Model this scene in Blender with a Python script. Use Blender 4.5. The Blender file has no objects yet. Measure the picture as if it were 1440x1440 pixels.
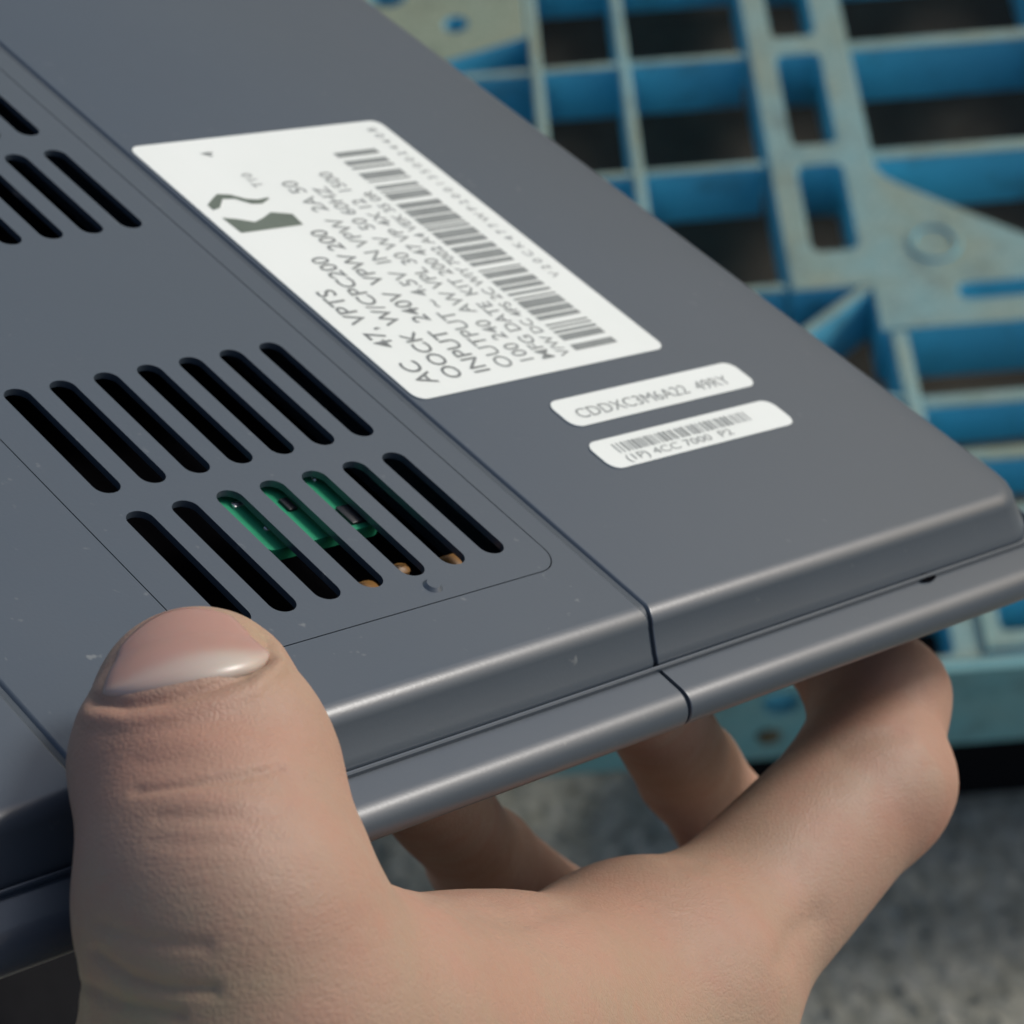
import bpy, bmesh, math, random
import numpy as np
from mathutils import Vector, Matrix

# ------------------------------------------------------------------ camera, sky, sun
SC = bpy.context.scene
COL = SC.collection
R_ = math.radians
# camera axes: world = WM @ (camera right, camera down, camera forward)
WM = np.array([[0.9969149348937982, -0.07848747818977277, 0.0005730210325810642],
               [-0.06196010254778736, -0.7824675807463433, 0.6196010254778737],
               [-0.048182551592474976, -0.6177250204163458, -0.7849167095136041]])
CAM = np.array([0.0, 0.0, 1.15])
cam_data = bpy.data.cameras.new('camera')
cam = bpy.data.objects.new('camera', cam_data)
COL.objects.link(cam)
m = Matrix.Identity(4)
for i in range(3):
    m[i][0] = WM[i, 0]; m[i][1] = -WM[i, 1]; m[i][2] = -WM[i, 2]; m[i][3] = CAM[i]
cam.matrix_world = m
cam_data.sensor_width = 7.2
cam_data.lens = 7.2 * 3500.0 / 1440.0
cam_data.clip_start = 0.005
cam_data.clip_end = 500
cam_data.dof.use_dof = True
cam_data.dof.focus_distance = 0.190
cam_data.dof.aperture_fstop = 17.5 / 1.3
SC.camera = cam

SUN_EL, SUN_AZ = R_(35), R_(28)          # azimuth measured from +X towards +Y
world = bpy.data.worlds.new('World'); SC.world = world
world.use_nodes = True
wn = world.node_tree
sky = wn.nodes.new('ShaderNodeTexSky'); sky.sky_type = 'NISHITA'
sky.sun_disc = False; sky.sun_elevation = SUN_EL; sky.sun_rotation = R_(90) - SUN_AZ
sky.dust_density = 3.0; sky.air_density = 1.0
bg = wn.nodes['Background']; bg.inputs[1].default_value = 0.105
wn.links.new(sky.outputs[0], bg.inputs[0])
sl = bpy.data.lights.new('sun', 'SUN'); sl.energy = 1.75; sl.angle = R_(16); sl.color = (1.0, 0.99, 0.965)
sun = bpy.data.objects.new('sun', sl); COL.objects.link(sun)
sv = Vector((math.cos(SUN_EL) * math.cos(SUN_AZ), math.cos(SUN_EL) * math.sin(SUN_AZ), math.sin(SUN_EL)))
sun.rotation_euler = sv.to_track_quat('Z', 'Y').to_euler()
sun.location = sv * 3
SC.view_settings.view_transform = 'Standard'
SC.view_settings.look = 'None'
SC.view_settings.exposure = 0.0
SC.view_settings.gamma = 1.0

# ------------------------------------------------------------------ helpers
MM = 0.001

def tag(o, label=None, cat=None, group=None, kind=None):
    if label: o['label'] = label
    if cat: o['category'] = cat
    if group: o['group'] = group
    if kind: o['kind'] = kind
    return o

def empty(name, mat):
    o = bpy.data.objects.new(name, None); COL.objects.link(o)
    o.empty_display_size = 0.02
    o.matrix_world = mat
    return o

def link(name, me, mat, parent=None, smooth=None):
    o = bpy.data.objects.new(name, me); COL.objects.link(o)
    if mat is not None and len(me.materials) == 0: me.materials.append(mat)
    if parent is not None: o.parent = parent
    if smooth is not None:
        me.polygons.foreach_set('use_smooth', [True] * len(me.polygons))
        me.set_sharp_from_angle(angle=R_(smooth))
    return o

def from_bm(name, bm, mat, parent=None, smooth=None):
    bmesh.ops.recalc_face_normals(bm, faces=bm.faces)
    me = bpy.data.meshes.new(name); bm.to_mesh(me); bm.free()
    return link(name, me, mat, parent, smooth)

def rrect(a0, a1, b0, b1, r, n=6, r1=None):
    """rounded rectangle outline, anticlockwise; r at the b0 side, r1 at the b1 side"""
    pts = []
    r = max(r, 1e-6); q = r if r1 is None else max(r1, 1e-6)
    for cx, cy, s, r in ((a1 - r, b0 + r, -90, r), (a1 - q, b1 - q, 0, q), (a0 + q, b1 - q, 90, q), (a0 + r, b0 + r, 180, r)):
        for k in range(n + 1):
            t = R_(s + 90.0 * k / n)
            pts.append((cx + r * math.cos(t), cy + r * math.sin(t)))
    return pts

def loft(bm, rings, cap0=True, cap1=True, holes=None):
    """rings: list of lists of (x,y,z) with the same count"""
    vs = [[bm.verts.new(p) for p in ring] for ring in rings]
    n = len(vs[0])
    for a, b in zip(vs[:-1], vs[1:]):
        for i in range(n):
            j = (i + 1) % n
            bm.faces.new((a[i], a[j], b[j], b[i]))
    if cap0: bm.faces.new(vs[0])
    if cap1: bm.faces.new(list(reversed(vs[-1])))
    return vs

def flat_curve_mesh(name, outline, holes, thick, bevel=0.0, res=1):
    """plate with real holes: top at z=0, bottom at z=-thick (units: as given)"""
    cu = bpy.data.curves.new(name, 'CURVE'); cu.dimensions = '2D'; cu.fill_mode = 'BOTH'
    for pts in [outline] + list(holes):
        sp = cu.splines.new('POLY'); sp.points.add(len(pts) - 1)
        for i, p in enumerate(pts): sp.points[i].co = (p[0], p[1], 0, 1)
        sp.use_cyclic_u = True
    cu.extrude = max(thick / 2 - bevel, 0.0); cu.bevel_depth = bevel; cu.bevel_resolution = res
    cu.offset = -bevel
    tmp = bpy.data.objects.new('tmp', cu); COL.objects.link(tmp)
    dg = bpy.context.evaluated_depsgraph_get(); dg.update()
    me = bpy.data.meshes.new_from_object(tmp.evaluated_get(dg))
    bpy.data.objects.remove(tmp); bpy.data.curves.remove(cu)
    me.transform(Matrix.Translation((0, 0, -thick / 2)))
    me.name = name
    return me

def text_mesh(name, body, size, align='LEFT', bold=0.0, shear=0.0):
    cu = bpy.data.curves.new(name, 'FONT'); cu.body = body; cu.size = size; cu.align_x = align
    cu.offset = bold; cu.shear = shear; cu.resolution_u = 3
    tmp = bpy.data.objects.new('tmp', cu); COL.objects.link(tmp)
    dg = bpy.context.evaluated_depsgraph_get(); dg.update()
    me = bpy.data.meshes.new_from_object(tmp.evaluated_get(dg))
    bpy.data.objects.remove(tmp); bpy.data.curves.remove(cu)
    me.name = name
    return me

# ------------------------------------------------------------------ materials
class NT:
    def __init__(self, name):
        self.m = bpy.data.materials.new(name); self.m.use_nodes = True
        self.t = self.m.node_tree; self.b = self.t.nodes['Principled BSDF']
    def n(self, kind, **kw):
        nd = self.t.nodes.new(kind)
        for k, v in kw.items():
            if k.startswith('i_'):
                nd.inputs[k[2:].replace('_', ' ')].default_value = v
            else: setattr(nd, k, v)
        return nd
    def l(self, a, b): self.t.links.new(a, b)
    def coord(self, scale=1.0, out='Object'):
        c = self.n('ShaderNodeTexCoord'); mp = self.n('ShaderNodeMapping')
        mp.inputs['Scale'].default_value = (scale,) * 3 if isinstance(scale, (int, float)) else scale
        self.l(c.outputs[out], mp.inputs[0]); return mp.outputs[0]
    def noise(self, co, scale, detail=4, rough=0.6):
        nd = self.n('ShaderNodeTexNoise'); nd.inputs['Scale'].default_value = scale
        nd.inputs['Detail'].default_value = detail; nd.inputs['Roughness'].default_value = rough
        self.l(co, nd.inputs['Vector']); return nd.outputs['Fac']
    def ramp(self, fac, stops):
        r = self.n('ShaderNodeValToRGB'); els = r.color_ramp.elements
        while len(els) < len(stops): els.new(0.5)
        for e, (p, c) in zip(els, stops):
            e.position = p; e.color = (*c, 1) if len(c) == 3 else c
        self.l(fac, r.inputs[0]); return r.outputs[0]
    def mix(self, fac, a, b, mode='MIX'):
        x = self.n('ShaderNodeMix', data_type='RGBA', blend_type=mode)
        if hasattr(fac, 'links'): self.l(fac, x.inputs[0])
        else: x.inputs[0].default_value = fac
        for s, v in ((6, a), (7, b)):
            if hasattr(v, 'links'): self.l(v, x.inputs[s])
            else: x.inputs[s].default_value = (*v, 1)
        return x.outputs[2]
    def math(self, op, a, b=0.0):
        x = self.n('ShaderNodeMath', operation=op)
        for s, v in ((0, a), (1, b)):
            if hasattr(v, 'links'): self.l(v, x.inputs[s])
            else: x.inputs[s].default_value = v
        return x.outputs[0]
    def bump(self, h, strength, dist):
        b = self.n('ShaderNodeBump'); b.inputs['Strength'].default_value = strength
        b.inputs['Distance'].default_value = dist
        self.l(h, b.inputs['Height']); self.l(b.outputs[0], self.b.inputs['Normal'])
    def set(self, **kw):
        for k, v in kw.items():
            s = self.b.inputs[k.replace('_', ' ')]
            if hasattr(v, 'links'): self.l(v, s)
            elif isinstance(v, tuple): s.default_value = (*v, 1)
            else: s.default_value = v

def mat_plastic_grey():
    t = NT('grey_plastic'); co = t.coord()
    big = t.noise(co, 14, 3)
    fine = t.noise(co, 2600, 2)
    col = t.mix(big, (0.046, 0.063, 0.082), (0.058, 0.075, 0.095))
    smudge = t.ramp(t.noise(co, 38, 5, 0.7), [(0.32, (0.28,) * 3), (0.7, (0.38,) * 3)])
    specks = t.ramp(t.noise(co, 700, 2, 0.5), [(0.70, (0, 0, 0)), (0.78, (1, 1, 1))])
    patch = t.ramp(t.noise(co, 26, 4, 0.6), [(0.45, (0, 0, 0)), (0.70, (1, 1, 1))])
    col = t.mix(t.math('MULTIPLY', t.math('MULTIPLY', specks, patch), 0.5), col, (0.26, 0.27, 0.26))
    t.set(Base_Color=col, Roughness=smudge)
    t.b.inputs['Specular IOR Level'].default_value = 0.9
    t.bump(fine, 0.16, 0.00005)
    return t.m

def mat_simple(name, col, rough=0.5, var=0.12, scale=80, bump=0.0, metal=0.0):
    t = NT(name); co = t.coord()
    n = t.noise(co, scale, 4)
    a = tuple(c * (1 - var) for c in col); b = tuple(min(1, c * (1 + var)) for c in col)
    t.set(Base_Color=t.mix(n, a, b), Roughness=rough, Metallic=metal)
    if bump: t.bump(t.noise(co, scale * 4, 5), bump, 0.0005)
    return t.m

def mat_paper():
    t = NT('label_paper'); co = t.coord()
    col = t.mix(t.noise(co, 60, 3), (0.76, 0.80, 0.75), (0.84, 0.87, 0.83))
    t.set(Base_Color=col, Roughness=0.42)
    return t.m

def mat_pallet(lit_face=False, dusty=0.0):
    t = NT('lit_pallet_plastic' if lit_face else 'blue_pallet_plastic'); co = t.coord()
    g = t.n('ShaderNodeNewGeometry'); sx = t.n('ShaderNodeSeparateXYZ'); t.l(g.outputs['Normal'], sx.inputs[0])
    up = t.math('GREATER_THAN', sx.outputs['Z'], 0.55)
    n1 = t.noise(co, 16, 6, 0.65); n2 = t.noise(co, 90, 5, 0.7); n3 = t.noise(co, 420, 3, 0.7)
    if lit_face: up = t.math('ADD', 0.6, 0.0)
    dustfac = t.math('MULTIPLY', up, t.math('ADD', 0.40 + dusty, t.math('MULTIPLY', n1, 0.85)))
    blue = t.mix(n2, (0.11, 0.47, 0.62), (0.16, 0.55, 0.70))
    if lit_face: blue = t.mix(n2, (0.12, 0.50, 0.58), (0.18, 0.60, 0.66))  # front face lighter: light it turns away from is put into the blue
    dust = t.mix(n1, (0.15, 0.25, 0.19), (0.27, 0.26, 0.15))
    dust2 = t.mix(t.ramp(n3, [(0.42, (0, 0, 0)), (0.62, (1, 1, 1))]), dust, (0.31, 0.35, 0.26))
    c = t.mix(dustfac, blue, dust2)
    grime = t.ramp(t.noise(co, 28, 5, 0.7), [(0.52, (0, 0, 0)), (0.75, (0.55,) * 3)])
    side = t.mix(t.math('MULTIPLY', grime, 1.0), c, (0.07, 0.075, 0.06))
    t.set(Base_Color=side, Roughness=t.math('ADD', 0.38, t.math('MULTIPLY', dustfac, 0.5)))
    t.bump(n3, 0.4, 0.0006)
    return t.m

def mat_ground():
    t = NT('rough_concrete'); co = t.coord()
    a = t.noise(co, 9, 6, 0.62); b = t.noise(co, 62, 6, 0.70); c = t.noise(co, 240, 4, 0.75)
    v = t.n('ShaderNodeTexVoronoi'); v.inputs['Scale'].default_value = 95; t.l(co, v.inputs['Vector'])
    col = t.ramp(b, [(0.30, (0.18, 0.175, 0.125)), (0.50, (0.40, 0.375, 0.29)), (0.70, (0.60, 0.56, 0.46))])
    col = t.mix(t.math('MULTIPLY', a, 0.5), col, (0.22, 0.23, 0.20))
    spots = t.ramp(c, [(0.30, (1, 1, 1)), (0.40, (0, 0, 0))])
    col = t.mix(t.math('MULTIPLY', spots, 0.55), col, (0.05, 0.05, 0.04))
    t.set(Base_Color=col, Roughness=0.93)
    h = t.math('ADD', t.math('MULTIPLY', b, 0.7), t.math('MULTIPLY', v.outputs['Distance'], 0.5))
    t.bump(h, 0.8, 0.006)
    return t.m

def mat_skin():
    t = NT('skin'); co = t.coord()
    at = t.n('ShaderNodeAttribute', attribute_name='tone')     # redness of knuckles and cuticle
    sp = t.n('ShaderNodeSeparateColor'); t.l(at.outputs['Color'], sp.inputs[0])
    n1 = t.noise(co, 55, 4); n2 = t.noise(co, 260, 4)
    base = t.mix(n1, (0.36, 0.235, 0.165), (0.42, 0.285, 0.205))
    red = t.mix(t.math('MULTIPLY', sp.outputs[0], 0.9), base, (0.40, 0.18, 0.115))
    yel = t.mix(t.math('MULTIPLY', sp.outputs[1], 0.8), red, (0.36, 0.29, 0.15))
    vm = t.n('ShaderNodeTexVoronoi', feature='DISTANCE_TO_EDGE'); vm.inputs['Scale'].default_value = 2300; t.l(co, vm.inputs['Vector'])
    yel = t.mix(t.math('MULTIPLY', t.ramp(t.noise(co, 110, 5, 0.7), [(0.40, (0,) * 3), (0.62, (1,) * 3)]), 0.55), yel, (0.42, 0.225, 0.16))
    blot = t.mix(t.math('MULTIPLY', t.ramp(n2, [(0.5, (0,) * 3), (0.75, (1,) * 3)]), 0.30), yel, (0.40, 0.20, 0.14))
    t.set(Base_Color=blot, Roughness=t.ramp(n2, [(0.3, (0.50,) * 3), (0.7, (0.66,) * 3)]))
    t.b.inputs['Subsurface Weight'].default_value = 0.22
    t.b.inputs['Subsurface Radius'].default_value = (1.0, 0.35, 0.18)
    t.b.inputs['Subsurface Scale'].default_value = 0.0022
    # fine skin lines: stretched noise across the thumb plus cell relief
    c2 = t.coord((300, 1500, 1500)); l1 = t.noise(c2, 1.0, 4, 0.65)
    v = t.n('ShaderNodeTexVoronoi'); v.inputs['Scale'].default_value = 1500; t.l(co, v.inputs['Vector'])
    h = t.math('ADD', t.math('MULTIPLY', l1, 1.2), t.math('MULTIPLY', t.math('MINIMUM', vm.outputs['Distance'], 0.25), 1.6))
    h = t.math('ADD', h, t.math('MULTIPLY', t.noise(t.coord((70, 420, 420)), 1.0, 4, 0.7), 1.6))
    t.bump(h, 0.34, 0.0002)
    return t.m

def mat_nail():
    t = NT('nail'); at = t.n('ShaderNodeAttribute', attribute_name='tone')
    sp = t.n('ShaderNodeSeparateColor'); t.l(at.outputs['Color'], sp.inputs[0])
    co = t.coord()
    pink = t.mix(t.noise(co, 150, 3), (0.42, 0.235, 0.185), (0.48, 0.27, 0.225))
    c = t.mix(sp.outputs[0], pink, (0.52, 0.44, 0.37))
    t.set(Base_Color=c, Roughness=0.30)
    t.b.inputs['Subsurface Weight'].default_value = 0.2
    t.b.inputs['Subsurface Scale'].default_value = 0.0012
    return t.m

M_GREY = mat_plastic_grey()
M_DARKSEAM = mat_simple('seam_grey', (0.05, 0.065, 0.08), 0.5)
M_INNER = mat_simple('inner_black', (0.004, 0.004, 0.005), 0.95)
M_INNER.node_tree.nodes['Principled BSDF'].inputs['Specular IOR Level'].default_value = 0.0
M_PAPER = mat_paper()
M_INK = mat_simple('label_ink', (0.19, 0.205, 0.20), 0.6, 0.4, 700)
M_INKPALE = mat_simple('pale_ink', (0.27, 0.29, 0.28), 0.6, 0.3, 700)
M_BARS = mat_simple('bar_ink', (0.24, 0.26, 0.25), 0.6, 0.3, 500)
M_CHIP = mat_simple('chip_black', (0.02, 0.02, 0.022), 0.45)
M_PCB = mat_simple('circuit_green', (0.03, 0.30, 0.15), 0.35, 0.25, 300)
M_COPPER = mat_simple('amber_part', (0.22, 0.11, 0.03), 0.4, 0.3, 400)
M_SOLDER = mat_simple('solder', (0.7, 0.7, 0.7), 0.25, 0.1, 300, 0, 0.9)
M_BLUE = mat_pallet()
M_LITFACE = mat_pallet(True)
M_DUSTY = mat_pallet(False, 0.5)
M_GAPDARK = mat_simple('gap_dark_brown', (0.055, 0.046, 0.034), 0.95, 0.5, 40, 0.5)  # colour of the added sheet that darkens the rib gaps
M_RUST = mat_simple('rust_brown', (0.13, 0.10, 0.05), 0.9, 0.5, 200, 0.5)
M_GROUND = mat_ground()
M_BLACK = mat_simple('matt_black', (0.007, 0.007, 0.008), 0.95, 0.4, 120, 0.4)
M_BLACK.node_tree.nodes['Principled BSDF'].inputs['Specular IOR Level'].default_value = 0.1
M_SKIN = mat_skin()
M_NAIL = mat_nail()

# ------------------------------------------------------------------ ground
bm = bmesh.new()
N = 90
def gh(x, y):
    return 0.0015 * math.sin(37 * x + 1.3 * math.sin(23 * y)) + 0.001 * math.sin(71 * y + 2 * math.sin(41 * x))
xs = np.linspace(-0.9, 0.9, N); ys = np.linspace(0.1, 1.9, N)
grid = [[bm.verts.new((x, y, gh(x, y))) for x in xs] for y in ys]
for j in range(N - 1):
    for i in range(N - 1):
        bm.faces.new((grid[j][i], grid[j][i + 1], grid[j + 1][i + 1], grid[j + 1][i]))
# apron out to the horizon
B = 60.0
o = [bm.verts.new(p) for p in ((-B, -B, 0), (B, -B, 0), (B, B, 0), (-B, B, 0))]
bottom = [grid[0][i] for i in range(N)]; right = [grid[j][N - 1] for j in range(N)]
top = [grid[N - 1][i] for i in range(N - 1, -1, -1)]; left = [grid[j][0] for j in range(N - 1, -1, -1)]
bm.faces.new([o[0], o[1]] + bottom[::-1]); bm.faces.new([o[1], o[2]] + right[::-1])
bm.faces.new([o[2], o[3]] + top[::-1]); bm.faces.new([o[3], o[0]] + left[::-1])
g = from_bm('ground', bm, M_GROUND, None, 60)
tag(g, 'rough speckled grey concrete ground beneath the blue pallet', 'ground', kind='structure')

# loose grit on the concrete
rng = random.Random(5)
bm = bmesh.new()
for k in range(900):
    x = rng.uniform(-0.35, 0.45); y = rng.uniform(0.42, 0.80); s = rng.uniform(0.0008, 0.0028)
    mt = Matrix.Translation((x, y, gh(x, y) + s * 0.4)) @ Matrix.Rotation(rng.uniform(0, 6), 4, (rng.random(), rng.random(), 1)) @ Matrix.Diagonal((s * rng.uniform(.8, 1.6), s, s * 0.7, 1))
    bmesh.ops.create_icosphere(bm, subdivisions=1, radius=1, matrix=mt)
gr = from_bm('grit', bm, mat_simple('grit_stone', (0.20, 0.20, 0.17), 0.9, 0.7, 60))
tag(gr, 'loose grit scattered over the grey concrete', 'grit', kind='stuff')

# ------------------------------------------------------------------ pallet
ZD = 0.15
pal = empty('plastic_pallet', Matrix.Translation((0.05, 0.674, 0)))
tag(pal, 'dusty blue plastic pallet with an open ribbed deck lying on the ground', 'pallet')
PO = Vector((0.05, 0.674, 0))

def box_bm(bm, x0, x1, y0, y1, z0, z1, r=0.0012):
    """box with rounded upper edges (mm in x,y; metres out)"""
    rings = []
    for z, off in ((z0, 0), (z1 - r, 0), (z1 - r * 0.3, r * 0.3), (z1, r)):
        rings.append([(p[0] - PO.x, p[1] - PO.y, z) for p in rrect(x0 + off, x1 - off, y0 + off, y1 - off, 0.0006, 2)])
    loft(bm, rings[::-1])

def rib(x0, x1, y0, y1, z0=0.108, z1=ZD, name='rib', mat=None):
    bm = bmesh.new(); box_bm(bm, x0 * MM, x1 * MM, y0 * MM, y1 * MM, z0, z1)
    return from_bm(name, bm, mat or M_BLUE, pal, 50)

def rib_seg(p, q, w, z0=0.108, z1=ZD):
    p = Vector(p) * MM; q = Vector(q) * MM; L = (q - p).length; w *= MM
    bm = bmesh.new(); rings = []
    for z, off in ((z1, 0.001), (z1 - 0.001, 0), (z0, 0)):
        rings.append([(x, y, z) for x, y in ((-L / 2, -w / 2 + off), (L / 2, -w / 2 + off), (L / 2, w / 2 - off), (-L / 2, w / 2 - off))])
    loft(bm, rings)
    c = (p + q) / 2; a = math.atan2(q.y - p.y, q.x - p.x)
    bmesh.ops.transform(bm, matrix=Matrix.Translation((c.x - PO.x, c.y - PO.y, 0)) @ Matrix.Rotation(a, 4, 'Z'), verts=bm.verts)
    return from_bm('rib', bm, M_BLUE, pal, 50)

# long ribs running away from the camera
for x in (-180, -130, -72, 36, 88):
    rib(x - 3.3, x + 3.3, 735 if x < 0 else 700, 1134 if x < 0 else 1420)
# cross ribs, a little lower than the long ones
LOW = ZD - 0.0009
for y in (1122, 1029, 932, 838, 745):
    prev = -240
    for x in (-180, -130, -72, 36, 88, 163):
        if not (y == 838 and x > 89):
            rib(prev + 3.3, x - 3.3, y - 2.6, y + 2.6, 0.110, LOW)
        prev = x
for y in (1122, 1029):
    rib(222.2, 420, y - 4.5, y + 4.5, 0.108, LOW)
for y in (1216, 1310, 1404):
    rib(39.3, 84.7, y - 2.6, y + 2.6, 0.110, LOW); rib(91.3, 163, y - 2.6, y + 2.6, 0.110, LOW); rib(222.2, 420, y - 4.5, y + 4.5, 0.108, LOW)
rib(338, 346, 1034, 1400); rib(424, 430, 690, 1420)
# stretch near the device's right corner
rib(211, 220, 722, 892.8)                       # upright rib below the gusset
for y in (842, 804, 766):
    rib(220.2, 423.8, y - 4.5, y + 4.5, 0.118, LOW)
rib_seg((148, 884), (206, 928.5), 6.0)
rib_seg((148, 862), (210.8, 846), 5.0, 0.108, LOW)

def plate(name, outline, holes, z1, thick, mat=None, bevel=1.0):
    outline = [(x - PO.x / MM, y - PO.y / MM) for x, y in outline]
    holes = [[(x - PO.x / MM, y - PO.y / MM) for x, y in h] for h in holes]
    me = flat_curve_mesh(name, outline, holes, thick / MM, bevel)
    me.transform(Matrix.Translation((0, 0, z1)) @ Matrix.Diagonal((MM, MM, MM, 1)))
    return link(name, me, mat or M_BLUE, pal, 40)

def rr(x0, x1, y0, y1, r): return rrect(x0, x1, y0, y1, r, 5)
def circ(x, y, r, n=28): return [(x + r * math.cos(2 * math.pi * k / n), y + r * math.sin(2 * math.pi * k / n)) for k in range(n)]
diag = []
for k in range(9):      # concave sweep of the gusset
    t = k / 8
    diag.append((340 - (340 - 232) * t, 926 + (1004 - 926) * t ** 1.06))
out = [(162.8, 1420), (162.8, 927), (206.5, 927), (206.5, 893), (345, 893), (352, 905), (349, 918)] + diag + [(226, 1010), (222, 1019), (222, 1420)]
holes = [rr(177.5, 203.5, 1133, 1210, 5), rr(177.5, 203.5, 1040, 1117, 5), rr(177.5, 203.5, 955, 1023, 6), rr(252, 338, 911, 923, 5.8), rr(177.5, 203.5, 1226, 1310, 5)]
plate('gusset_plate', out, holes, ZD + 0.0006, 0.042)
# raised ring moulded on the gusset
bm = bmesh.new()
rings = []
for z, r in ((ZD + 0.0002, 15), (ZD + 0.0022, 14), (ZD + 0.0022, 11.5), (ZD + 0.0004, 10.5)):
    rings.append([((245 + r * math.cos(t) * 1.0) * MM - PO.x, (955 + r * math.sin(t)) * MM - PO.y, z) for t in np.linspace(0, 2 * math.pi, 33)[:-1]])
loft(bm, rings, False, False)
ring = from_bm('raised_ring', bm, M_BLUE, pal, 40)
# corner plate at the top left
plate('corner_plate', [(-90, 1420), (-90, 1137), (-45, 1128), (-24, 1133), (6, 1143), (32.5, 1152), (32.5, 1420)],
      [circ(-10, 1168, 7), circ(-50, 1200, 11), circ(-8, 1270, 9)], ZD + 0.0004, 0.030, M_DUSTY)
# front beam: deck strip and upright face with a round hole
plate('front_deck', [(-230, 676), (430, 676), (430, 721), (-230, 721)],
      [rr(-200, -120, 683, 713, 4), rr(-100, -20, 683, 713, 4), rr(0, 70, 683, 713, 4), rr(84, 140, 683, 713, 4), rr(150, 209, 680, 717, 4), rr(234, 300, 692, 715, 3), rr(315, 410, 683, 715, 4)], ZD + 0.0003, 0.034)
rib(223.5, 226.5, 679, 719, 0.13, ZD + 0.003); rib(227, 305, 679.5, 682.5, 0.13, ZD + 0.003)
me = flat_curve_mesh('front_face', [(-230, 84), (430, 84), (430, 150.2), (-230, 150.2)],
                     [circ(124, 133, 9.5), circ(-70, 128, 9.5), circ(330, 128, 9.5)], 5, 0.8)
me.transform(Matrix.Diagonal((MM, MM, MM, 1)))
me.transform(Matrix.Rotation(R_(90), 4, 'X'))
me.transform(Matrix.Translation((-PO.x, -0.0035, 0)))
link('front_face', me, M_LITFACE, pal, 40)
# rear wall of the bore and a broken stub below it
bm = bmesh.new(); box_bm(bm, 0.110, 0.137, 0.681, 0.683, 0.112, 0.144); from_bm('bore_wall', bm, M_BLUE, pal, 40)
bm = bmesh.new()
bmesh.ops.create_icosphere(bm, subdivisions=2, radius=1, matrix=Matrix.Translation((0.119 - PO.x, -0.0035, 0.106)) @ Matrix.Diagonal((0.0065, 0.003, 0.006, 1)))
for v in bm.verts: v.co += Vector((rng.uniform(-1, 1), rng.uniform(-1, 1), rng.uniform(-1, 1))) * 0.0009
from_bm('broken_stub', bm, M_RUST, pal, 60)
# dark sheet added below the ribs to blacken the gaps
rib(-230, 430, 760, 1420, 0.030, 0.055, 'dark_sheet', M_GAPDARK)
rib(112, 430, 690, 757, 0.002, 0.0835, 'shade_block', M_BLACK)  # black block standing in for shade under the front beam
rib(-235, -229, 676, 1420, 0.002, 0.149, 'side_wall'); rib(430.5, 436, 676, 1420, 0.002, 0.149, 'side_wall')
rib(-229, 430, 1421, 1427, 0.002, 0.149, 'back_wall')

# ------------------------------------------------------------------ black mass at the lower left, enlarged to darken that side
bm = bmesh.new()
bmesh.ops.create_icosphere(bm, subdivisions=5, radius=1)
for v in bm.verts:
    c = v.co.copy()
    for ax in range(3): c[ax] = math.copysign(abs(c[ax]) ** 0.55, c[ax])
    w = 0.05 * math.sin(7 * c.x + 5 * c.y) + 0.04 * math.sin(13 * c.y - 4 * c.z) + 0.03 * math.sin(21 * c.x + 9 * c.z)
    c *= 1 + w * 0.6
    v.co = Vector((c.x * 0.155, c.y * 0.24, max(c.z * 0.17, -0.163)))
dark_mass = from_bm('dark_mass', bm, M_BLACK, None, 80)
dark_mass.location = (-0.325, 0.540, 0.166); dark_mass.rotation_euler = (0, 0, R_(12))
tag(dark_mass, 'black mass in the lower left corner, enlarged to darken that side', 'dark_mass')
# ------------------------------------------------------------------ the grey electronic device, millimetres in its own frame
RD = np.array([[0.6412478866579452, 0.7134671464573218, 0.28242836044251957],
               [0.5639190975806616, -0.1885659962834827, -0.8040137538796961],
               [-0.5203810135276029, 0.6748388666711149, -0.5232552959959786]])
OD = np.array([11.7, 8.52, 210.0])
WR = WM @ RD
worigin = CAM + (WM @ OD) * MM
md = Matrix.Identity(4)
for i in range(3):
    for j in range(3): md[i][j] = WR[i, j] * MM
    md[i][3] = worigin[i]
# keep unit scale on the Empty: meshes are written in metres in the device frame
mu = Matrix.Identity(4)
for i in range(3):
    for j in range(3): mu[i][j] = WR[i, j]
    mu[i][3] = worigin[i]
BASE_A, BASE_B, BASE_Z = -70.0, -20.0, -15.0       # Empty sits at the middle of the underside
base_off = Matrix.Translation((BASE_A * MM, BASE_B * MM, BASE_Z * MM))
dev = empty('disc_drive', mu @ base_off)
tag(dev, 'grey plastic disc drive held bottom up with slotted vents and white stickers', 'disc drive')
DINV = base_off.inverted()
S = Matrix.Diagonal((MM, MM, MM, 1))

def dlink(name, me, mat, parent=None, smooth=None):
    """me is in device millimetres"""
    me.transform(DINV @ S)
    return link(name, me, mat, parent or dev, smooth)

def dbm(name, bm, mat, parent=None, smooth=None):
    bmesh.ops.recalc_face_normals(bm, faces=bm.faces)
    me = bpy.data.meshes.new(name); bm.to_mesh(me); bm.free()
    return dlink(name, me, mat, parent, smooth)

A0 = -150.0
def side_profile(r=1.9, n=9):
    """(outward offset, z) from flat top over a soft edge, down a slightly splayed side"""
    pts = []
    for k in range(n + 1):
        t = k / n * R_(70)
        pts.append((-1.2 + r * math.sin(t), -r * (1 - math.cos(t))))
    pts += [(1.25, -2.2), (1.9, -3.1), (2.3, -3.55), (2.45, -3.9)]
    return pts

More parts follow.
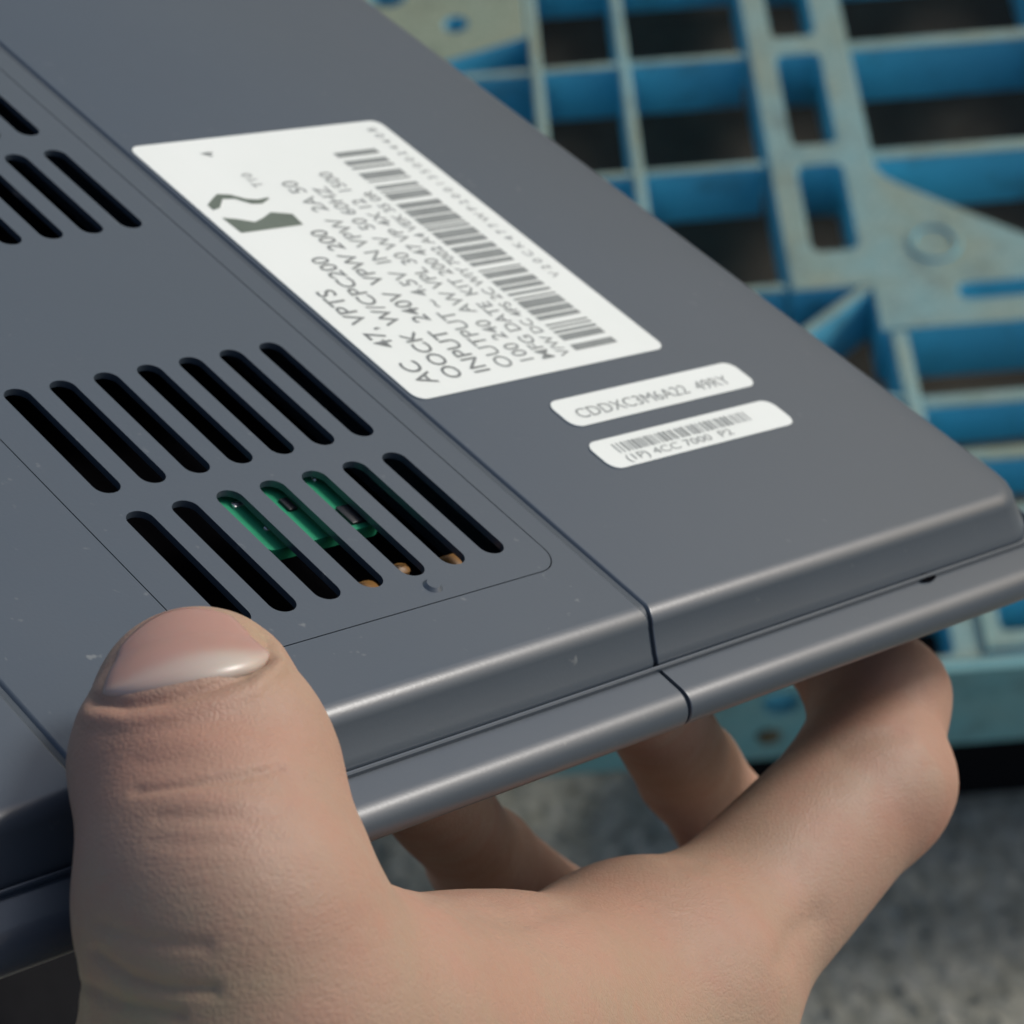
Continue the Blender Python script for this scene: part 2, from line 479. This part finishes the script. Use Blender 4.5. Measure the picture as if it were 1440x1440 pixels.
def shell(bm, b0, b1, out_l, out_r, cap_top=True):
    """out_l/out_r: does this end carry the splayed side (True) or a plain seam edge (False)"""
    rings = []
    for off, z in side_profile():
        ol = off if out_l else min(off, 0) * 0.34
        orr = off if out_r else min(off, 0) * 0.34
        rings.append([(x, y, z) for x, y in rrect(A0 - off, 0 + off, b0 - ol, b1 + orr, 4.0 + off * 0.5 if out_l else 0.15, 5, 4.0 + off * 0.5 if out_r else 0.15)])
    loft(bm, rings, cap_top, False)
    return rings[0]

# right section of the upper shell
bm = bmesh.new(); shell(bm, 0.26, 55.6, False, True)
dbm('upper_shell', bm, M_GREY, None, 35)
# left end section
bm = bmesh.new(); shell(bm, -98.0, -57.05, True, False)
dbm('end_cover', bm, M_GREY, None, 35)
# middle section: a top with a real opening for the vent panel
bm = bmesh.new(); ring0 = shell(bm, -56.75, -0.26, False, False, False)
P_A0, P_A1, P_B0, P_B1 = -112.0, -8.1, -39.9, -3.1
op = rrect(P_A0 - 0.11, P_A1 + 0.11, P_B0 - 0.11, P_B1 + 0.11, 2.6, 8)
me = flat_curve_mesh('t', [(p[0], p[1]) for p in ring0], [op], 1.2)
bm.from_mesh(me)
dbm('upper_shell', bm, M_GREY, None, 35)
# vent panel with slots
slots = []
def slot(a0, a1, b, w=2.5): return rrect(a0, a1, b - w / 2, b + w / 2, w / 2 * 0.96, 6)
for a0, a1 in ((-45.2, -29.6), (-26.9, -11.5), (-81.4, -66.1), (-99.7, -84.4)):
    for k in range(7): slots.append(slot(a0, a1, -7.6 - 4.57 * k))
me = flat_curve_mesh('vent_panel', rrect(P_A0, P_A1, P_B0, P_B1, 2.5, 8), slots, 0.65, 0.0, 0)
me.transform(Matrix.Translation((0, 0, 0.0)))
dlink('vent_panel', me, M_GREY, None, 30)
# small moulded dimple beside the slots
bm = bmesh.new()
bmesh.ops.create_cone(bm, cap_ends=True, segments=18, radius1=0.9, radius2=0.6, depth=0.3, matrix=Matrix.Translation((-9.9, -16.6, 0.14)))
dbm('moulded_dot', bm, M_GREY, None, 40)
# floors of the seams
bm = bmesh.new()
for b0, b1, z in ((-1.0, 1.0, 0), (-57.4, -56.4, 0)):
    prof = [(-151, -0.26)] + [(o_ - 0.26, z_ - 0.24) for o_, z_ in side_profile()]
    vs = [(bm.verts.new((a, b0, zz)), bm.verts.new((a, b1, zz))) for a, zz in prof]
    for p, q in zip(vs[:-1], vs[1:]): bm.faces.new((p[0], q[0], q[1], p[1]))
dbm('seam_floor', bm, M_DARKSEAM)
# stepped thin lip between the two shells (catches a line of light)
def ring_z(off, z, b0, b1, il=1, ir=1):
    return [(x, y, z) for x, y in rrect(A0 - off, off, b0 - off * il, b1 + off * ir, 4.5 if il else 0.15, 6, 4.5 if ir else 0.15)]
bm = bmesh.new()
loft(bm, [ring_z(o_, z_, -98, 55.3) for o_, z_ in ((2.60, -3.95), (2.68, -3.66), (2.80, -3.55), (2.94, -3.56), (3.05, -3.68), (3.08, -3.85), (3.04, -4.15))], False, False)
dbm('lip', bm, M_GREY, None, 25)
# lower shell in two sections
def lower(b0, b1, il, ir, small=0.0):
    bm = bmesh.new()
    prof = [(1.5, -4.05), (5.6, -3.95 - small)]
    cx, cz, r = 5.6, -5.75 - small, 1.8
    for k in range(1, 13):
        t = R_(90 - 140 * k / 12)
        prof.append((cx + r * math.cos(t) * 1.05, cz + r * math.sin(t)))
    prof += [(5.4, -8.3), (3.4, -10.6), (0.5, -12.8), (-3.0, -14.0), (-8, -14.6)]
    loft(bm, [ring_z(o_, z_, b0, b1, il, ir) for o_, z_ in prof], False, True)
    return dbm('lower_shell', bm, M_GREY, None, 35)
lower(0.16, 52.0, 0, 1)
lower(-98.0, -0.16, 1, 0, 0.14)
bm = bmesh.new()
prof = [(1.5, -4.3), (5.5, -4.3)] + [(5.6 + 1.6 * math.cos(R_(90 - 14 * k)), -5.85 + 1.6 * math.sin(R_(90 - 14 * k))) for k in range(10)]
vs = [(bm.verts.new((a, -0.6, zz)), bm.verts.new((a, 0.6, zz))) for a, zz in prof]
for p, q in zip(vs[:-1], vs[1:]): bm.faces.new((p[0], q[0], q[1], p[1]))
dbm('seam_floor', bm, M_DARKSEAM)
# small latch notch on the seam near the right corner
bm = bmesh.new()
bmesh.ops.create_uvsphere(bm, u_segments=16, v_segments=8, radius=1, matrix=Matrix.Translation((2.95, 37.6, -3.86)) @ Matrix.Diagonal((0.55, 1.3, 0.16, 1)))
dbm('latch_notch', bm, M_INNER, None, 60)
# inner tray: dark, hides nothing that the slots should show
bm = bmesh.new()
loft(bm, [[(x, y, z) for x, y in rrect(A0 + 1, -2.5, -95, 54, 1, 2)] for z in (-1.9, -10.5)], False, True)
dbm('inner_tray', bm, M_INNER)
# circuit board with parts, under the lower row of slots
bm = bmesh.new()
loft(bm, [[(x, y, z) for x, y in rrect(-30.8, -19.8, -26.0, -13.4, 0.8, 3)] for z in (-1.25, -2.5)])
pcb = dbm('circuit_board', bm, M_PCB)
bm = bmesh.new()
for a, b, r in ((-22.5, -24.2, .3), (-27, -15.5, .3)):
    bmesh.ops.create_uvsphere(bm, u_segments=10, v_segments=6, radius=r, matrix=Matrix.Translation((a, b, -1.25)))
dbm('solder_dot', bm, M_SOLDER, pcb, 60)
for a, b, l, w in ((-21.6, -15.2, 2.4, 2.6), (-24.6, -20.3, 1.6, 0.9), (-28.2, -23.4, 0.8, 1.5), (-26.0, -24.6, 0.6, 1.2)):
    bm = bmesh.new()
    loft(bm, [[(x, y, zz) for x, y in rrect(a - l / 2 - o_, a + l / 2 + o_, b - w / 2 - o_, b + w / 2 + o_, 0.1, 2)] for o_, zz in ((-.08, -0.95), (0, -1.0), (0, -1.3))])
    dbm('chip', bm, M_CHIP if l > 0.7 else M_SOLDER, pcb, 40)
for a, b, l, w, z in ((-14.2, -9.4, 2.2, 2.8, -2.2), (-15.8, -14.6, 1.4, 2.6, -2.8), (-14.6, -18.9, 1.9, 2.4, -2.8)):
    bm = bmesh.new()
    loft(bm, [[(x, y, zz) for x, y in rrect(a - l / 2 - o_, a + l / 2 + o_, b - w / 2 - o_, b + w / 2 + o_, 0.6, 3)] for o_, zz in ((-.3, z), (0, z - .3), (0, z - 3))])
    dbm('capacitor', bm, M_COPPER, None, 40)
bm = bmesh.new()
bmesh.ops.create_uvsphere(bm, u_segments=12, v_segments=8, radius=1, matrix=Matrix.Translation((-77.0, -17.2, -2.0)) @ Matrix.Diagonal((0.35, 1.0, 0.35, 1)))
dbm('metal_clip', bm, M_SOLDER, None, 60)
# white object end seen in the gap beyond the right corner
bm = bmesh.new()
loft(bm, [[(1.2 + x, y, z) for x, y in rrect(-1.2, 1.2, 58.6, 61.4, 0.5, 4)] for z in (-3.6, -3.9, -5.6)])
dbm('side_button', bm, M_PAPER, None, 40)

# ------------------------------------------------------------------ stickers
def sticker(a0, a1, b0, b1, r, label, skew=0.0):
    me = flat_curve_mesh('sticker', rrect(a0, a1, b0, b1, r, 6), [], 0.12, 0.03)
    me.transform(Matrix.Translation((0, 0, 0.13)))
    o = dlink('sticker', me, M_PAPER, None, 40); o['label'] = label
    return o
big = sticker(-80.2, -32.7, 0.95, 34.7, 1.3, 'large white rating label printed with small text and a long barcode')
s1 = sticker(-28.6, -24.3, 13.6, 40.0, 1.3, 'narrow white sticker with one line of print, nearest the large label')
s2 = sticker(-21.9, -17.6, 12.5, 38.8, 1.3, 'narrow white sticker with a barcode above its print, nearest the front edge')
INKZ = 0.165
def place_text(body, a, b, size, rot180, parent, mat=M_INK, sx=1.0, bold=0.0):
    """rot180: reads along -A with its top towards -B, else reads along +B with its top towards -A"""
    me = text_mesh('print', body, size, 'LEFT', bold)
    ang = math.pi if rot180 else math.pi / 2
    me.transform(Matrix.Translation((a, b, INKZ)) @ Matrix.Rotation(ang, 4, 'Z') @ Matrix.Diagonal((sx, 1, 1, 1)))
    return dlink('print', me, mat, parent)
lines = [('AC   47, VPTS', 5.2, 3.1, 0), ('OOCK  W/CPC200', 8.6, 2.9, 0), ('INPUT  240V  VPW 200', 12.0, 2.9, 0),
         ('OUTPUT ~ 4.5V  IN VPW  2A 50', 15.3, 2.8, 1), ('100 240  AW VPL 30 W  50 60HZ', 18.1, 2.6, 1), ('MFG DATE  KIT 200 47 VP 4X 12  1500', 20.7, 2.4, 1), ('V/W DC 4PS 2C WIY 7002 A4 VEK 35 0R', 22.9, 2.0, 1)]
for body, b, sz, pale in lines:
    place_text(body, -34.6, b, sz, True, big, M_INKPALE if pale else M_INK, 0.92, 0.02)
place_text('V 2 0 C K 4 7 7 W P 2 0 0 1 3 5 0 0 2 4 4 0 8', -47.0, 33.0, 1.7, True, big, M_INKPALE)
rb = random.Random(11)
bm = bmesh.new(); a = -74.6
while a < -35.0:
    w = rb.choice((0.3, 0.45, 0.7, 1.0, 1.3)); 
    if a + w > -34.8: break
    vs = [bm.verts.new((x, y, INKZ)) for x, y in ((a, 23.9), (a + w, 23.9), (a + w, 29.8), (a, 29.8))]
    bm.faces.new(vs)
    a += w + rb.choice((0.28, 0.35, 0.5, 0.8))
dbm('barcode', bm, M_BARS, big)
# approval marks near the far corner: an arc mark and a dark wedge mark
bm = bmesh.new()
def poly(pts): bm.faces.new([bm.verts.new((x, y, INKZ)) for x, y in pts])
def arcband(ca, cb, r0, r1, t0, t1, n=14):
    for k in range(n):
        t, u = R_(t0 + (t1 - t0) * k / n), R_(t0 + (t1 - t0) * (k + 1) / n)
        poly([(ca + r0 * math.cos(t), cb + r0 * math.sin(t)), (ca + r1 * math.cos(t), cb + r1 * math.sin(t)), (ca + r1 * math.cos(u), cb + r1 * math.sin(u)), (ca + r0 * math.cos(u), cb + r0 * math.sin(u))])
stroke = [(-67.6, 2.4, 0.5), (-68.1, 3.4, 0.75), (-69.3, 4.8, 0.5), (-69.0, 6.2, 0.42), (-67.8, 7.4, 0.5), (-67.5, 8.6, 0.4), (-67.9, 10.0, 0.15)]
for (a_, b_, w_), (c_, d_, e_) in zip(stroke[:-1], stroke[1:]):
    poly([(a_ - w_, b_), (a_ + w_, b_), (c_ + e_, d_), (c_ - e_, d_)])
poly([(-65.6, 2.4), (-62.6, 2.6), (-62.5, 10.4), (-64.6, 10.6), (-65.4, 8.4), (-64.6, 6.8), (-64.1, 5.4), (-65.0, 3.9)])
dbm('approval_mark', bm, mat_simple('mark_ink', (0.12, 0.15, 0.12), 0.6, 0.2, 300), big)
place_text('T10', -70.0, 11.2, 1.8, True, big, M_INKPALE)
place_text('4', -76.6, 9.8, 2.2, True, big, M_INK)
place_text('CDDXC3M6A22  49RY', -25.3, 15.4, 2.1, False, s1, M_INKPALE, 1.05)
place_text('(1P) 4CC 7000  P2', -18.2, 15.0, 1.35, False, s2, M_INKPALE, 1.45)
bm = bmesh.new(); b = 15.2
while b < 34.2:
    w = rb.choice((0.16, 0.16, 0.3, 0.42))
    bm.faces.new([bm.verts.new((x, y, INKZ)) for x, y in ((-20.95, b), (-19.5, b), (-19.5, b + w), (-20.95, b + w))])
    b += w + rb.choice((0.18, 0.26, 0.4))
dbm('barcode', bm, M_INKPALE, s2)

# ------------------------------------------------------------------ hand: one continuous surface from a smooth distance field (camera-axes millimetres)
def P(x, y, d): return np.array([(x - 720) / 3500.0 * d, (y - 720) / 3500.0 * d, d])
def D(a, b, z): return OD + RD @ np.array([a, b, z], float)
NZ = RD[:, 2]
NUP = NZ * 0.93 + RD[:, 0] * 0.25 - RD[:, 1] * 0.27; NUP /= np.linalg.norm(NUP)
h_lo = np.array([-62.0, -6.0, 138.0]); h_hi = np.array([58.0, 150.0, 292.0]); VX = 1.0
dims = np.ceil((h_hi - h_lo) / VX).astype(int)
gx, gy, gz = [h_lo[i] + VX * np.arange(dims[i]) for i in range(3)]

def cone(pts, a, b, ra, rb_, flat=None, k=1.0):
    ab = b - a; L2 = ab @ ab
    t = np.clip(((pts - a) @ ab) / L2, 0, 1)
    q = pts - a - t[..., None] * ab
    if flat is not None:
        c = q @ flat
        q = q + (k - 1) * c[..., None] * flat
    return np.sqrt((q * q).sum(-1)) - (ra + (rb_ - ra) * t)
def smin(a, b, k):
    h = np.maximum(k - np.abs(a - b), 0) / k
    return np.minimum(a, b) - h * h * k * 0.25
def chain(pts, segs, k):
    f = None
    for s in segs:
        d = cone(pts, *s)
        f = d if f is None else smin(f, d, k)
    return f

# thumb
T_tip = D(1.4, -50.4, 6.8); T_mid = D(6.4, -53.4, 6.4); T_ip = D(13.6, -57.2, 4.6)
T_pp = P(326, 1262, 160); T_mcp = P(345, 1420, 162)
T_cmc = np.array([-26.0, 74.0, 172.0])
thumb = [(T_tip, T_mid, 7.2, 8.7, NUP, 1.24), (T_mid, T_ip, 8.7, 8.9, NUP, 1.12), (T_ip, T_pp, 8.2, 6.7, None, 1), (T_pp, T_mcp, 6.7, 7.2, None, 1), (T_mcp, T_cmc, 7.5, 14.0, None, 1)]
# index
I_mcp = P(922, 1418, 221); I_pip = P(1222, 1105, 243); I_dip = P(1240, 985, 251); I_tip = D(-9, 44.6, -21.3)
index = [(I_mcp, I_pip, 9.2, 7.5, None, 1), (I_pip, I_dip, 7.5, 6.6, None, 1), (I_dip, I_tip, 6.3, 5.6, None, 1), (P(1280, 1092, 244), P(1254, 1122, 243), 4.0, 3.9, None, 1)]
# the others pass under the device
M_mcp = P(860, 1600, 240); M_pip = P(1075, 1225, 276); M_dip = P(972, 1085, 264); M_tip = D(-9, 16, -20.6)
middle = [(M_mcp, M_pip, 9.5, 7.2, None, 1), (M_pip, M_dip, 6.6, 5.2, None, 1), (M_dip, M_tip, 5.2, 5.0, None, 1)]
R_mcp = P(760, 1700, 252); R_pip = P(840, 1335, 285); R_dip = P(676, 1204, 264); R_tip = D(-9, -14, -19.8)
ringf = [(R_mcp, R_pip, 9.0, 6.6, None, 1), (R_pip, R_dip, 6.4, 5.3, None, 1), (R_dip, R_tip, 5.3, 4.6, None, 1)]
L_mcp = P(640, 1790, 258); L_pip = P(650, 1500, 283); L_dip = P(520, 1390, 262); L_tip = D(-4, -30, -19.6)
little = [(L_mcp, L_pip, 8.0, 5.8, None, 1), (L_pip, L_dip, 5.5, 5.0, None, 1), (L_dip, L_tip, 5.0, 4.4, None, 1)]
WR1 = np.array([-18.0, 108.0, 200.0]); WR2 = np.array([-6.0, 112.0, 218.0])
palm = [(I_mcp, np.array([-6.0, 98, 204.0]), 11.0, 13.0, None, 1), (M_mcp, WR2, 11.5, 13.0, None, 1), (R_mcp, WR2, 11.0, 13, None, 1), (L_mcp, WR2, 10.0, 13, None, 1),
        (T_mcp, WR1, 7.6, 14.0, None, 1), (T_cmc, WR2, 13.0, 14, None, 1),
        (P(520, 1470, 173), P(690, 1455, 196), 8.2, 7.6, None, 1), (P(690, 1455, 196), P(890, 1395, 218), 7.6, 8.6, None, 1),
        (P(430, 1540, 172), P(800, 1560, 216), 11.0, 11.0, None, 1), (P(380, 1620, 178), P(780, 1680, 222), 13.0, 13.0, None, 1),
        (WR1, np.array([-24.0, 200, 196]), 16.0, 19.0, None, 1), (WR2, np.array([-8.0, 200, 214]), 15.0, 18.0, None, 1)]

def field(pts):
    p_ = chain(pts, palm, 10.0)
    f = smin(p_, chain(pts, thumb, 2.4), 9.5)
    f = np.minimum(f, 1e9)
    fi = smin(p_, chain(pts, index, 2.6), 6.0)
    fm = smin(p_, chain(pts, middle, 2.2), 4.0)
    fr = smin(p_, chain(pts, ringf, 2.2), 4.0)
    fl = smin(p_, chain(pts, little, 2.2), 4.0)
    f = smin(f, fi, 1.5)
    for g_ in (fm, fr, fl): f = smin(f, g_, 1.2)
    return f

vol = np.empty(dims, np.float32)
for i in range(0, dims[0], 12):
    X, Y, Z = np.meshgrid(gx[i:i + 12], gy, gz, indexing='ij')
    vol[i:i + 12] = field(np.stack([X, Y, Z], -1))
vol = np.clip(vol, -4, 4)
import openvdb
grid_ = openvdb.FloatGrid(4.0)
grid_.copyFromArray(vol.astype(np.float64))
pts, tris, quads = grid_.convertToPolygons(0.0, 0.0) if hasattr(grid_, 'convertToPolygons') else (None, None, None)
pts = np.asarray(pts, float) * VX + h_lo
quads = np.asarray(quads); tris = np.asarray(tris)

def grad(p, e=0.15):
    g_ = np.stack([field(p + np.eye(3)[i] * e) - field(p - np.eye(3)[i] * e) for i in range(3)], -1) / (2 * e)
    return g_ / np.linalg.norm(g_, axis=-1, keepdims=True)
for _ in range(2):
    pts = pts - field(pts)[:, None] * grad(pts)

bmr = bmesh.new()
bv = [bmr.verts.new(p) for p in pts]
for f_ in list(quads) + list(tris): bmr.faces.new([bv[int(i)] for i in f_])
bmr.verts.index_update()
sel = []
for e_ in bmr.edges:
    c_ = (e_.verts[0].co + e_.verts[1].co) / 2
    if c_.z < 195 and c_.x / c_.z * 3500 + 720 < 620 and c_.y / c_.z * 3500 + 720 < 1480: sel.append(e_)
bmesh.ops.subdivide_edges(bmr, edges=sel, cuts=2, use_grid_fill=True)
bmr.verts.index_update()
pts = np.array([v.co[:] for v in bmr.verts])
quads = [[v.index for v in f_.verts] for f_ in bmr.faces]; tris = []
bmr.free()
for _ in range(2):
    pts = pts - field(pts)[:, None] * grad(pts)
nrm = grad(pts, 0.4)
# anatomical relief: polylines (as seen) turned into creases, folds, tendons
def px(p): return np.stack([p[:, 0] / p[:, 2] * 3500 + 720, p[:, 1] / p[:, 2] * 3500 + 720], -1)
front = np.clip(-nrm[:, 2] * 2.2 + 0.35, 0, 1)
q = px(pts)
def polydist(q, line):
    best = np.full(len(q), 1e9)
    for a_, b_ in zip(line[:-1], line[1:]):
        a_ = np.array(a_, float); b_ = np.array(b_, float); ab = b_ - a_
        t = np.clip(((q - a_) @ ab) / (ab @ ab), 0, 1)
        best = np.minimum(best, np.linalg.norm(q - a_ - t[:, None] * ab, axis=1))
    return best
disp = np.zeros(len(pts))
def crease(line, w, depth, gate=None):
    global disp
    e = np.exp(-(polydist(q, line) / w) ** 2) * depth * front
    if gate is not None: e = e * gate
    disp -= e
near = pts[:, 2] < 205
crease([(195, 1116), (262, 1106), (300, 1100), (345, 1092), (395, 1078)], 6, 0.24, near)
crease([(225, 1152), (300, 1150), (345, 1151), (400, 1138)], 9, 0.12, near)
crease([(190, 1075), (250, 1072), (320, 1058), (370, 1052)], 10, 0.05, near)
crease([(215, 1185), (300, 1190), (390, 1180)], 10, 0.07, near)
crease([(134, 985), (180, 992), (235, 984), (290, 968), (345, 948), (372, 928)], 8, 0.42, near)
crease([(130, 1010), (180, 1016), (240, 1008), (300, 991), (355, 970), (392, 938)], 13, -0.32, near)
crease([(394, 935), (398, 900), (380, 872)], 13, -0.30, near)
crease([(374, 925), (378, 900), (362, 876)], 6, 0.30, near)
crease([(135, 1340), (180, 1375), (230, 1390), (300, 1392)], 9, 0.35, near)
crease([(120, 1385), (170, 1412), (250, 1428)], 9, 0.3, near)
crease([(140, 1300), (200, 1322), (290, 1330)], 10, 0.2, near)
crease([(600, 1262), (660, 1290), (740, 1292), (820, 1270)], 9, 0.4, pts[:, 2] < 235)
crease([(615, 1275), (680, 1255), (780, 1250)], 8, -0.35, pts[:, 2] < 235)
crease([(940, 1205), (960, 1215), (985, 1216)], 7, 0.35, pts[:, 2] < 250)
crease([(1180, 1060), (1210, 1040), (1270, 1030)], 10, 0.25)
crease([(1100, 1350), (1115, 1310), (1150, 1290)], 14, 0.4)
# swollen knuckle folds
disp += 0.25 * np.exp(-(((q[:, 0] - 300) / 130) ** 2 + ((q[:, 1] - 1045) / 22) ** 2)) * front * near
disp += 0.22 * np.exp(-(((q[:, 0] - 320) / 120) ** 2 + ((q[:, 1] - 1128) / 20) ** 2)) * front * near
disp += 0.35 * np.exp(-(((q[:, 0] - 1290) / 70) ** 2 + ((q[:, 1] - 1110) / 50) ** 2)) * (pts[:, 2] > 225) * (pts[:, 2] < 262)
# broad unevenness
disp += 0.22 * np.sin(pts[:, 0] * 0.21 + 1.1 * np.sin(pts[:, 1] * 0.17)) * np.sin(pts[:, 1] * 0.24 + pts[:, 2] * 0.1)
# keep the pad above the device plate
pts = pts + nrm * disp[:, None]
loc = (pts - OD) @ RD
onplate = (loc[:, 0] < -0.3) & (loc[:, 2] > -3) & (loc[:, 2] < 0.08)
loc[onplate, 2] = 0.08
pts[onplate] = OD + loc[onplate] @ RD.T

hand_origin = np.array([-15.0, 108.0, 206.0])
def w3(p): return (WM @ ((p - hand_origin) * MM).T).T
me = bpy.data.meshes.new('hand')
verts = w3(pts)
faces = [tuple(int(i) for i in f) for f in quads] + [tuple(int(i) for i in f) for f in tris]
me.from_pydata([tuple(v) for v in verts], [], faces); me.update()
tone = np.zeros((len(pts), 4), np.float32); tone[:, 3] = 1
def blob(cx, cy, sx, sy, amp): return amp * np.exp(-(((q[:, 0] - cx) / sx) ** 2 + ((q[:, 1] - cy) / sy) ** 2))
tone[:, 0] = np.clip((blob(260, 1030, 190, 70, 0.45) + blob(180, 1110, 90, 110, 0.3) + blob(330, 1190, 130, 60, 0.12)) * near + blob(930, 1290, 260, 70, 0.25) + blob(1290, 1170, 70, 50, 0.5) + blob(700, 1420, 200, 120, 0.05) + (pts[:, 2] > 238) * 0.35, 0, 1)
tone[:, 1] = np.clip(blob(200, 1420, 190, 130, 0.8) * near + blob(360, 900, 60, 60, 0.4) * near + blob(900, 1420, 300, 90, 0.2), 0, 1)
ca = me.color_attributes.new('tone', 'FLOAT_COLOR', 'POINT'); ca.data.foreach_set('color', tone.ravel())
hand = link('hand', me, M_SKIN, None)
me.polygons.foreach_set('use_smooth', [True] * len(me.polygons))
hand.location = Vector(CAM + WM @ (hand_origin * MM))
tag(hand, 'bare hand reaching in from below and gripping the grey drive, thumb on top', 'hand')
# make sure faces point outwards
bm = bmesh.new(); bm.from_mesh(me); bmesh.ops.recalc_face_normals(bm, faces=bm.faces); bm.to_mesh(me); bm.free()

def nail(centre0, axis, up, length, half, name='nail', wid=62):
    """plate wrapped on the field: centre0 = axis point under the nail root"""
    axis = axis / np.linalg.norm(axis); side = np.cross(axis, up); side /= np.linalg.norm(side); up = np.cross(side, axis)
    nu, nv = 28, 24
    P0 = []; tone = []
    for v in range(nv + 1):
        s = v / nv
        for u in range(nu + 1):
            r = -1 + 2 * u / nu
            root = 0.13 * length * (r * r) + 0.10 * length * r ** 6          # root edge curves
            tip = length * (1 - 0.24 * r * r)
            l = root * 1.6 + (tip - root * 1.6) * s
            th = R_(wid) * r * (1 - 0.04 * s)
            base = centre0 + axis * l; dr = up * math.cos(th) + side * math.sin(th)
            edge = min(1, (1 - abs(r)) * 9, s * 9 + 0.0)
            P0.append((base, dr, edge))
            lun = (0.55 + 0.45 * math.exp(-((r - 0.35) / 0.5) ** 2)) / (1 + math.exp((s - 0.26 + 0.14 * r * r) * 28))
            tone.append(lun)
    base = np.array([p[0] for p in P0]); dr = np.array([p[1] for p in P0]); edge = np.array([p[2] for p in P0])
    t = np.full(len(P0), 2.0)
    for _ in range(40): t = t - field(base + dr * t[:, None]) * 0.8
    pt = base + dr * (t + (-0.32 + 0.62 * np.sqrt(np.clip(edge, 0, 1))))[:, None]
    me = bpy.data.meshes.new(name)
    f = [(v * (nu + 1) + u, v * (nu + 1) + u + 1, (v + 1) * (nu + 1) + u + 1, (v + 1) * (nu + 1) + u) for v in range(nv) for u in range(nu)]
    me.from_pydata([tuple(x) for x in w3(pt)], [], f)
    ca = me.color_attributes.new('tone', 'FLOAT_COLOR', 'POINT')
    arr = np.zeros((len(pt), 4), np.float32); arr[:, 0] = tone; arr[:, 3] = 1
    ca.data.foreach_set('color', arr.ravel())
    me.polygons.foreach_set('use_smooth', [True] * len(me.polygons))
    o = link(name, me, M_NAIL, hand)
    sm = o.modifiers.new('thick', 'SOLIDIFY'); sm.thickness = 0.00035; sm.offset = -1
    return o
tax = T_tip - T_ip; tax = tax / np.linalg.norm(tax)
nup = NUP
nax = -RD[:, 0] * 0.95 + RD[:, 1] * 0.31 + NZ * 0.12; nax /= np.linalg.norm(nax)
nail(T_tip - nax * 5.0 - RD[:, 1] * 0.4, nax, NZ * 0.90 - RD[:, 1] * 0.38, 9.9, 6, wid=46)['label'] = 'pink thumbnail with a pale half-moon at its root'
